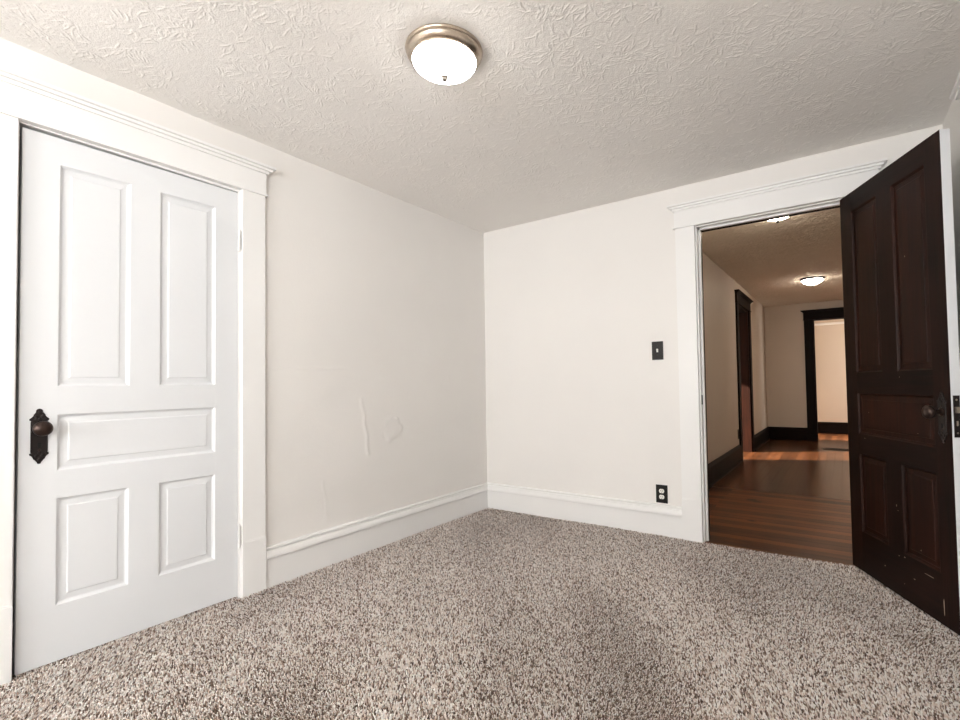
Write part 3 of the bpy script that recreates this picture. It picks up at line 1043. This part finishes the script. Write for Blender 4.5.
box(bm, 0.7, 4.1, HY1 + 0.02, 7.75, H, H + 0.05)
box(bm, -1.1, HX0 - 0.02, 1.6, 5.4, H, H + 0.05)
tag(obj('ceiling_far_room', bm, M['hall_ceiling']), 'ceiling of the rooms opening off the hall', 'ceiling', kind='structure')

# side room with a sunlit window
bm = bmesh.new()
SX = -0.9
box(bm, SX, HX0 - 0.12, 1.6, 1.7, -0.05, H + 0.02)
box(bm, SX, HX0 - 0.12, 5.3, 5.4, -0.05, H + 0.02)
box(bm, SX - 0.1, SX, 1.6, 2.25, -0.05, H + 0.02)
box(bm, SX - 0.1, SX, 3.75, 5.4, -0.05, H + 0.02)
box(bm, SX - 0.1, SX, 2.25, 3.75, -0.05, 0.55)
box(bm, SX - 0.1, SX, 2.25, 3.75, 2.0, H + 0.02)
tag(obj('wall_side_room', bm, M['hall_wall']), 'walls of the sunny room beside the hall', 'wall', kind='structure')


# ------------------------------------------------------------------ ceiling lights
def flush_light(loc, rim_mat, bowl_mat, finial_mat, label, group=None, r=0.139, depth=0.118, rz=1.0, bowl_r=0.1155):
    root = empty('ceiling_light', loc)
    tag(root, label, 'ceiling light', group)
    k = r / 0.139
    bm = bmesh.new()
    br = bowl_r / 0.1155
    rim = [(0.0, 0.0), (0.132, 0.0), (0.1385, -0.003), (0.139, -0.008), (0.1365, -0.012), (0.134, -0.014), (0.1355, -0.017),
           (0.1345, -0.022), (0.130 * (1 + br) / 2, -0.031), (0.124 * br, -0.038), (0.1215 * br, -0.0395), (0.1220 * br, -0.042), (0.1200 * br, -0.045),
           (0.113 * br, -0.046), (0.110 * br, -0.040), (0.0, -0.038)]
    lathe(bm, [(a * k, b * rz) for a, b in rim], 72)
    obj('rim', bm, rim_mat, root, smooth=True, angle=0.7)
    bm = bmesh.new()
    R0 = bowl_r * k
    z0, z1 = -0.043 * rz, -depth
    prof = [(R0 * (1 - t * t) ** 0.92, z0 + (z1 - z0) * t) for t in np.sin(np.linspace(0, PI / 2 * 0.985, 26))]
    lathe(bm, [(0.0, z0 + 0.002), (R0 * 0.9, z0 + 0.002)] + prof + [(0.0, z1)], 72)
    obj('glass_bowl', bm, bowl_mat, root, smooth=True, angle=0.9)
    bm = bmesh.new()
    lathe(bm, [(0.0, z1 + 0.006), (0.0125, z1 + 0.005), (0.0135, z1 + 0.001), (0.011, z1 - 0.002), (0.009, z1 - 0.004), (0.0105, z1 - 0.007),
               (0.0095, z1 - 0.011), (0.005, z1 - 0.0145), (0.0, z1 - 0.0155)], 28)
    obj('finial', bm, finial_mat, root, smooth=True, angle=0.9)
    return root


flush_light((1.268, -1.858, H + 0.001), M['nickel'], M['bowl'], M['finial'],
            'lit flush ceiling light with brushed nickel rim and frosted bowl in the bedroom', r=0.147, depth=0.106)
flush_light((2.130, 0.86, H + 0.001), M['oilbronze'], M['hall_bowl'], M['oilbronze'],
            'lit hall ceiling light partly hidden by the top of the doorway', 'hall ceiling lights', depth=0.094, rz=0.62, bowl_r=0.119)
flush_light((2.213, 3.94, H + 0.001), M['oilbronze'], M['hall_bowl'], M['oilbronze'],
            'lit hall ceiling light with dark bronze rim farther down the hall', 'hall ceiling lights', depth=0.094, rz=0.62, bowl_r=0.119)


# ------------------------------------------------------------------ wall plates (local: front -Y, back on Y=0)
def wall_plate(root, w, h, holes, mat):
    bm = bmesh.new()
    box(bm, -w / 2, w / 2, -0.0055, 0, -h / 2, h / 2, bev=0.0024)
    obj('wall_plate', bm, mat, root)


def switch(loc, rz, label):
    root = empty('light_switch', loc, rz)
    tag(root, label, 'light switch')
    wall_plate(root, 0.077, 0.124, (), M['plate'])
    bm = bmesh.new()
    box(bm, -0.0075, 0.0075, -0.0062, -0.004, -0.0155, 0.0155)
    obj('toggle_slot', bm, M['black'], root)
    bm = bmesh.new()
    vs = [bm.verts.new(p) for p in ((-0.006, -0.005, -0.013), (0.006, -0.005, -0.013), (0.006, -0.005, 0.012), (-0.006, -0.005, 0.012),
                                    (-0.005, -0.015, 0.003), (0.005, -0.015, 0.003), (0.005, -0.013, 0.012), (-0.005, -0.013, 0.012))]
    for q in ((0, 3, 2, 1), (4, 5, 6, 7), (0, 1, 5, 4), (1, 2, 6, 5), (2, 3, 7, 6), (3, 0, 4, 7)):
        bm.faces.new([vs[i] for i in q])
    obj('toggle', bm, M['white_plastic'], root)
    for dz in (0.030, -0.030):
        bm = bmesh.new()
        lathe(bm, [(0.004, 0), (0.0034, 0.0012), (0, 0.0016)], 14, Matrix.Translation((0, -0.0055, dz)) @ Matrix.Rotation(PI / 2, 4, 'X'))
        obj('screw', bm, M['bronze'], root)
    return root


def outlet(loc, rz, label, plastic):
    root = empty('power_outlet', loc, rz)
    tag(root, label, 'power outlet')
    wall_plate(root, 0.078, 0.120, (), M['plate'])
    for dz in (0.0195, -0.0195):
        bm = bmesh.new()
        vs = []
        for a in np.linspace(0, 2 * PI, 32, endpoint=False):
            x, z = 0.0172 * math.cos(a), 0.0172 * math.sin(a)
            vs.append((x, max(-0.0135, min(0.0135, z))))
        fr = [bm.verts.new((x, -0.0078, dz + z)) for x, z in vs]
        bk = [bm.verts.new((x, -0.004, dz + z)) for x, z in vs]
        bm.faces.new(fr)
        for i in range(32):
            j = (i + 1) % 32
            bm.faces.new((fr[i], fr[j], bk[j], bk[i]))
        rc = obj('receptacle', bm, plastic, root)
        bm = bmesh.new()
        box(bm, -0.0072, -0.0052, -0.0083, -0.0070, dz - 0.003, dz + 0.006)
        box(bm, 0.0052, 0.0072, -0.0083, -0.0070, dz - 0.002, dz + 0.005)
        lathe(bm, [(0.0022, 0), (0.0, 0.0004)], 10, Matrix.Translation((0, -0.0080, dz - 0.008)) @ Matrix.Rotation(PI / 2, 4, 'X'))
        obj('socket_slot', bm, M['black'], rc)
    bm = bmesh.new()
    lathe(bm, [(0.0035, 0), (0.003, 0.0012), (0, 0.0016)], 14, Matrix.Translation((0, -0.0055, 0)) @ Matrix.Rotation(PI / 2, 4, 'X'))
    obj('screw', bm, M['bronze'], root)
    return root


switch((1.4705, 0, 1.2305), 0, 'dark bronze light switch plate with white toggle on the back wall')
outlet((1.4755, 0, 0.2715), 0, 'dark outlet with white receptacles on the back wall above the baseboard', M['white_plastic'])
outlet((HX0, 3.385, 0.345), PI / 2, 'small black outlet on the hall wall beside the side doorway', M['plate'])

# ------------------------------------------------------------------ floor register in the hall
root = empty('floor_register', (2.42, 5.19, -0.006))
tag(root, 'black metal floor register set into the hall boards near the end doorway', 'floor register')
bm = bmesh.new()
for x0, x1, y0, y1 in ((-0.20, -0.175, -0.10, 0.10), (0.175, 0.20, -0.10, 0.10), (-0.175, 0.175, -0.10, -0.078), (-0.175, 0.175, 0.078, 0.10)):
    box(bm, x0, x1, y0, y1, 0, 0.006)
obj('frame', bm, M['register'], root)
bm = bmesh.new()
for k in range(12):
    x = -0.165 + k * 0.03
    box(bm, x - 0.006, x + 0.006, -0.078, 0.078, 0.0005, 0.004)
box(bm, -0.175, 0.175, -0.004, 0.004, 0.0005, 0.0045)
obj('grille', bm, M['register'], root)
bm = bmesh.new()
box(bm, -0.175, 0.175, -0.078, 0.078, 0.0, 0.0004)
obj('duct_opening', bm, M['black'], root)
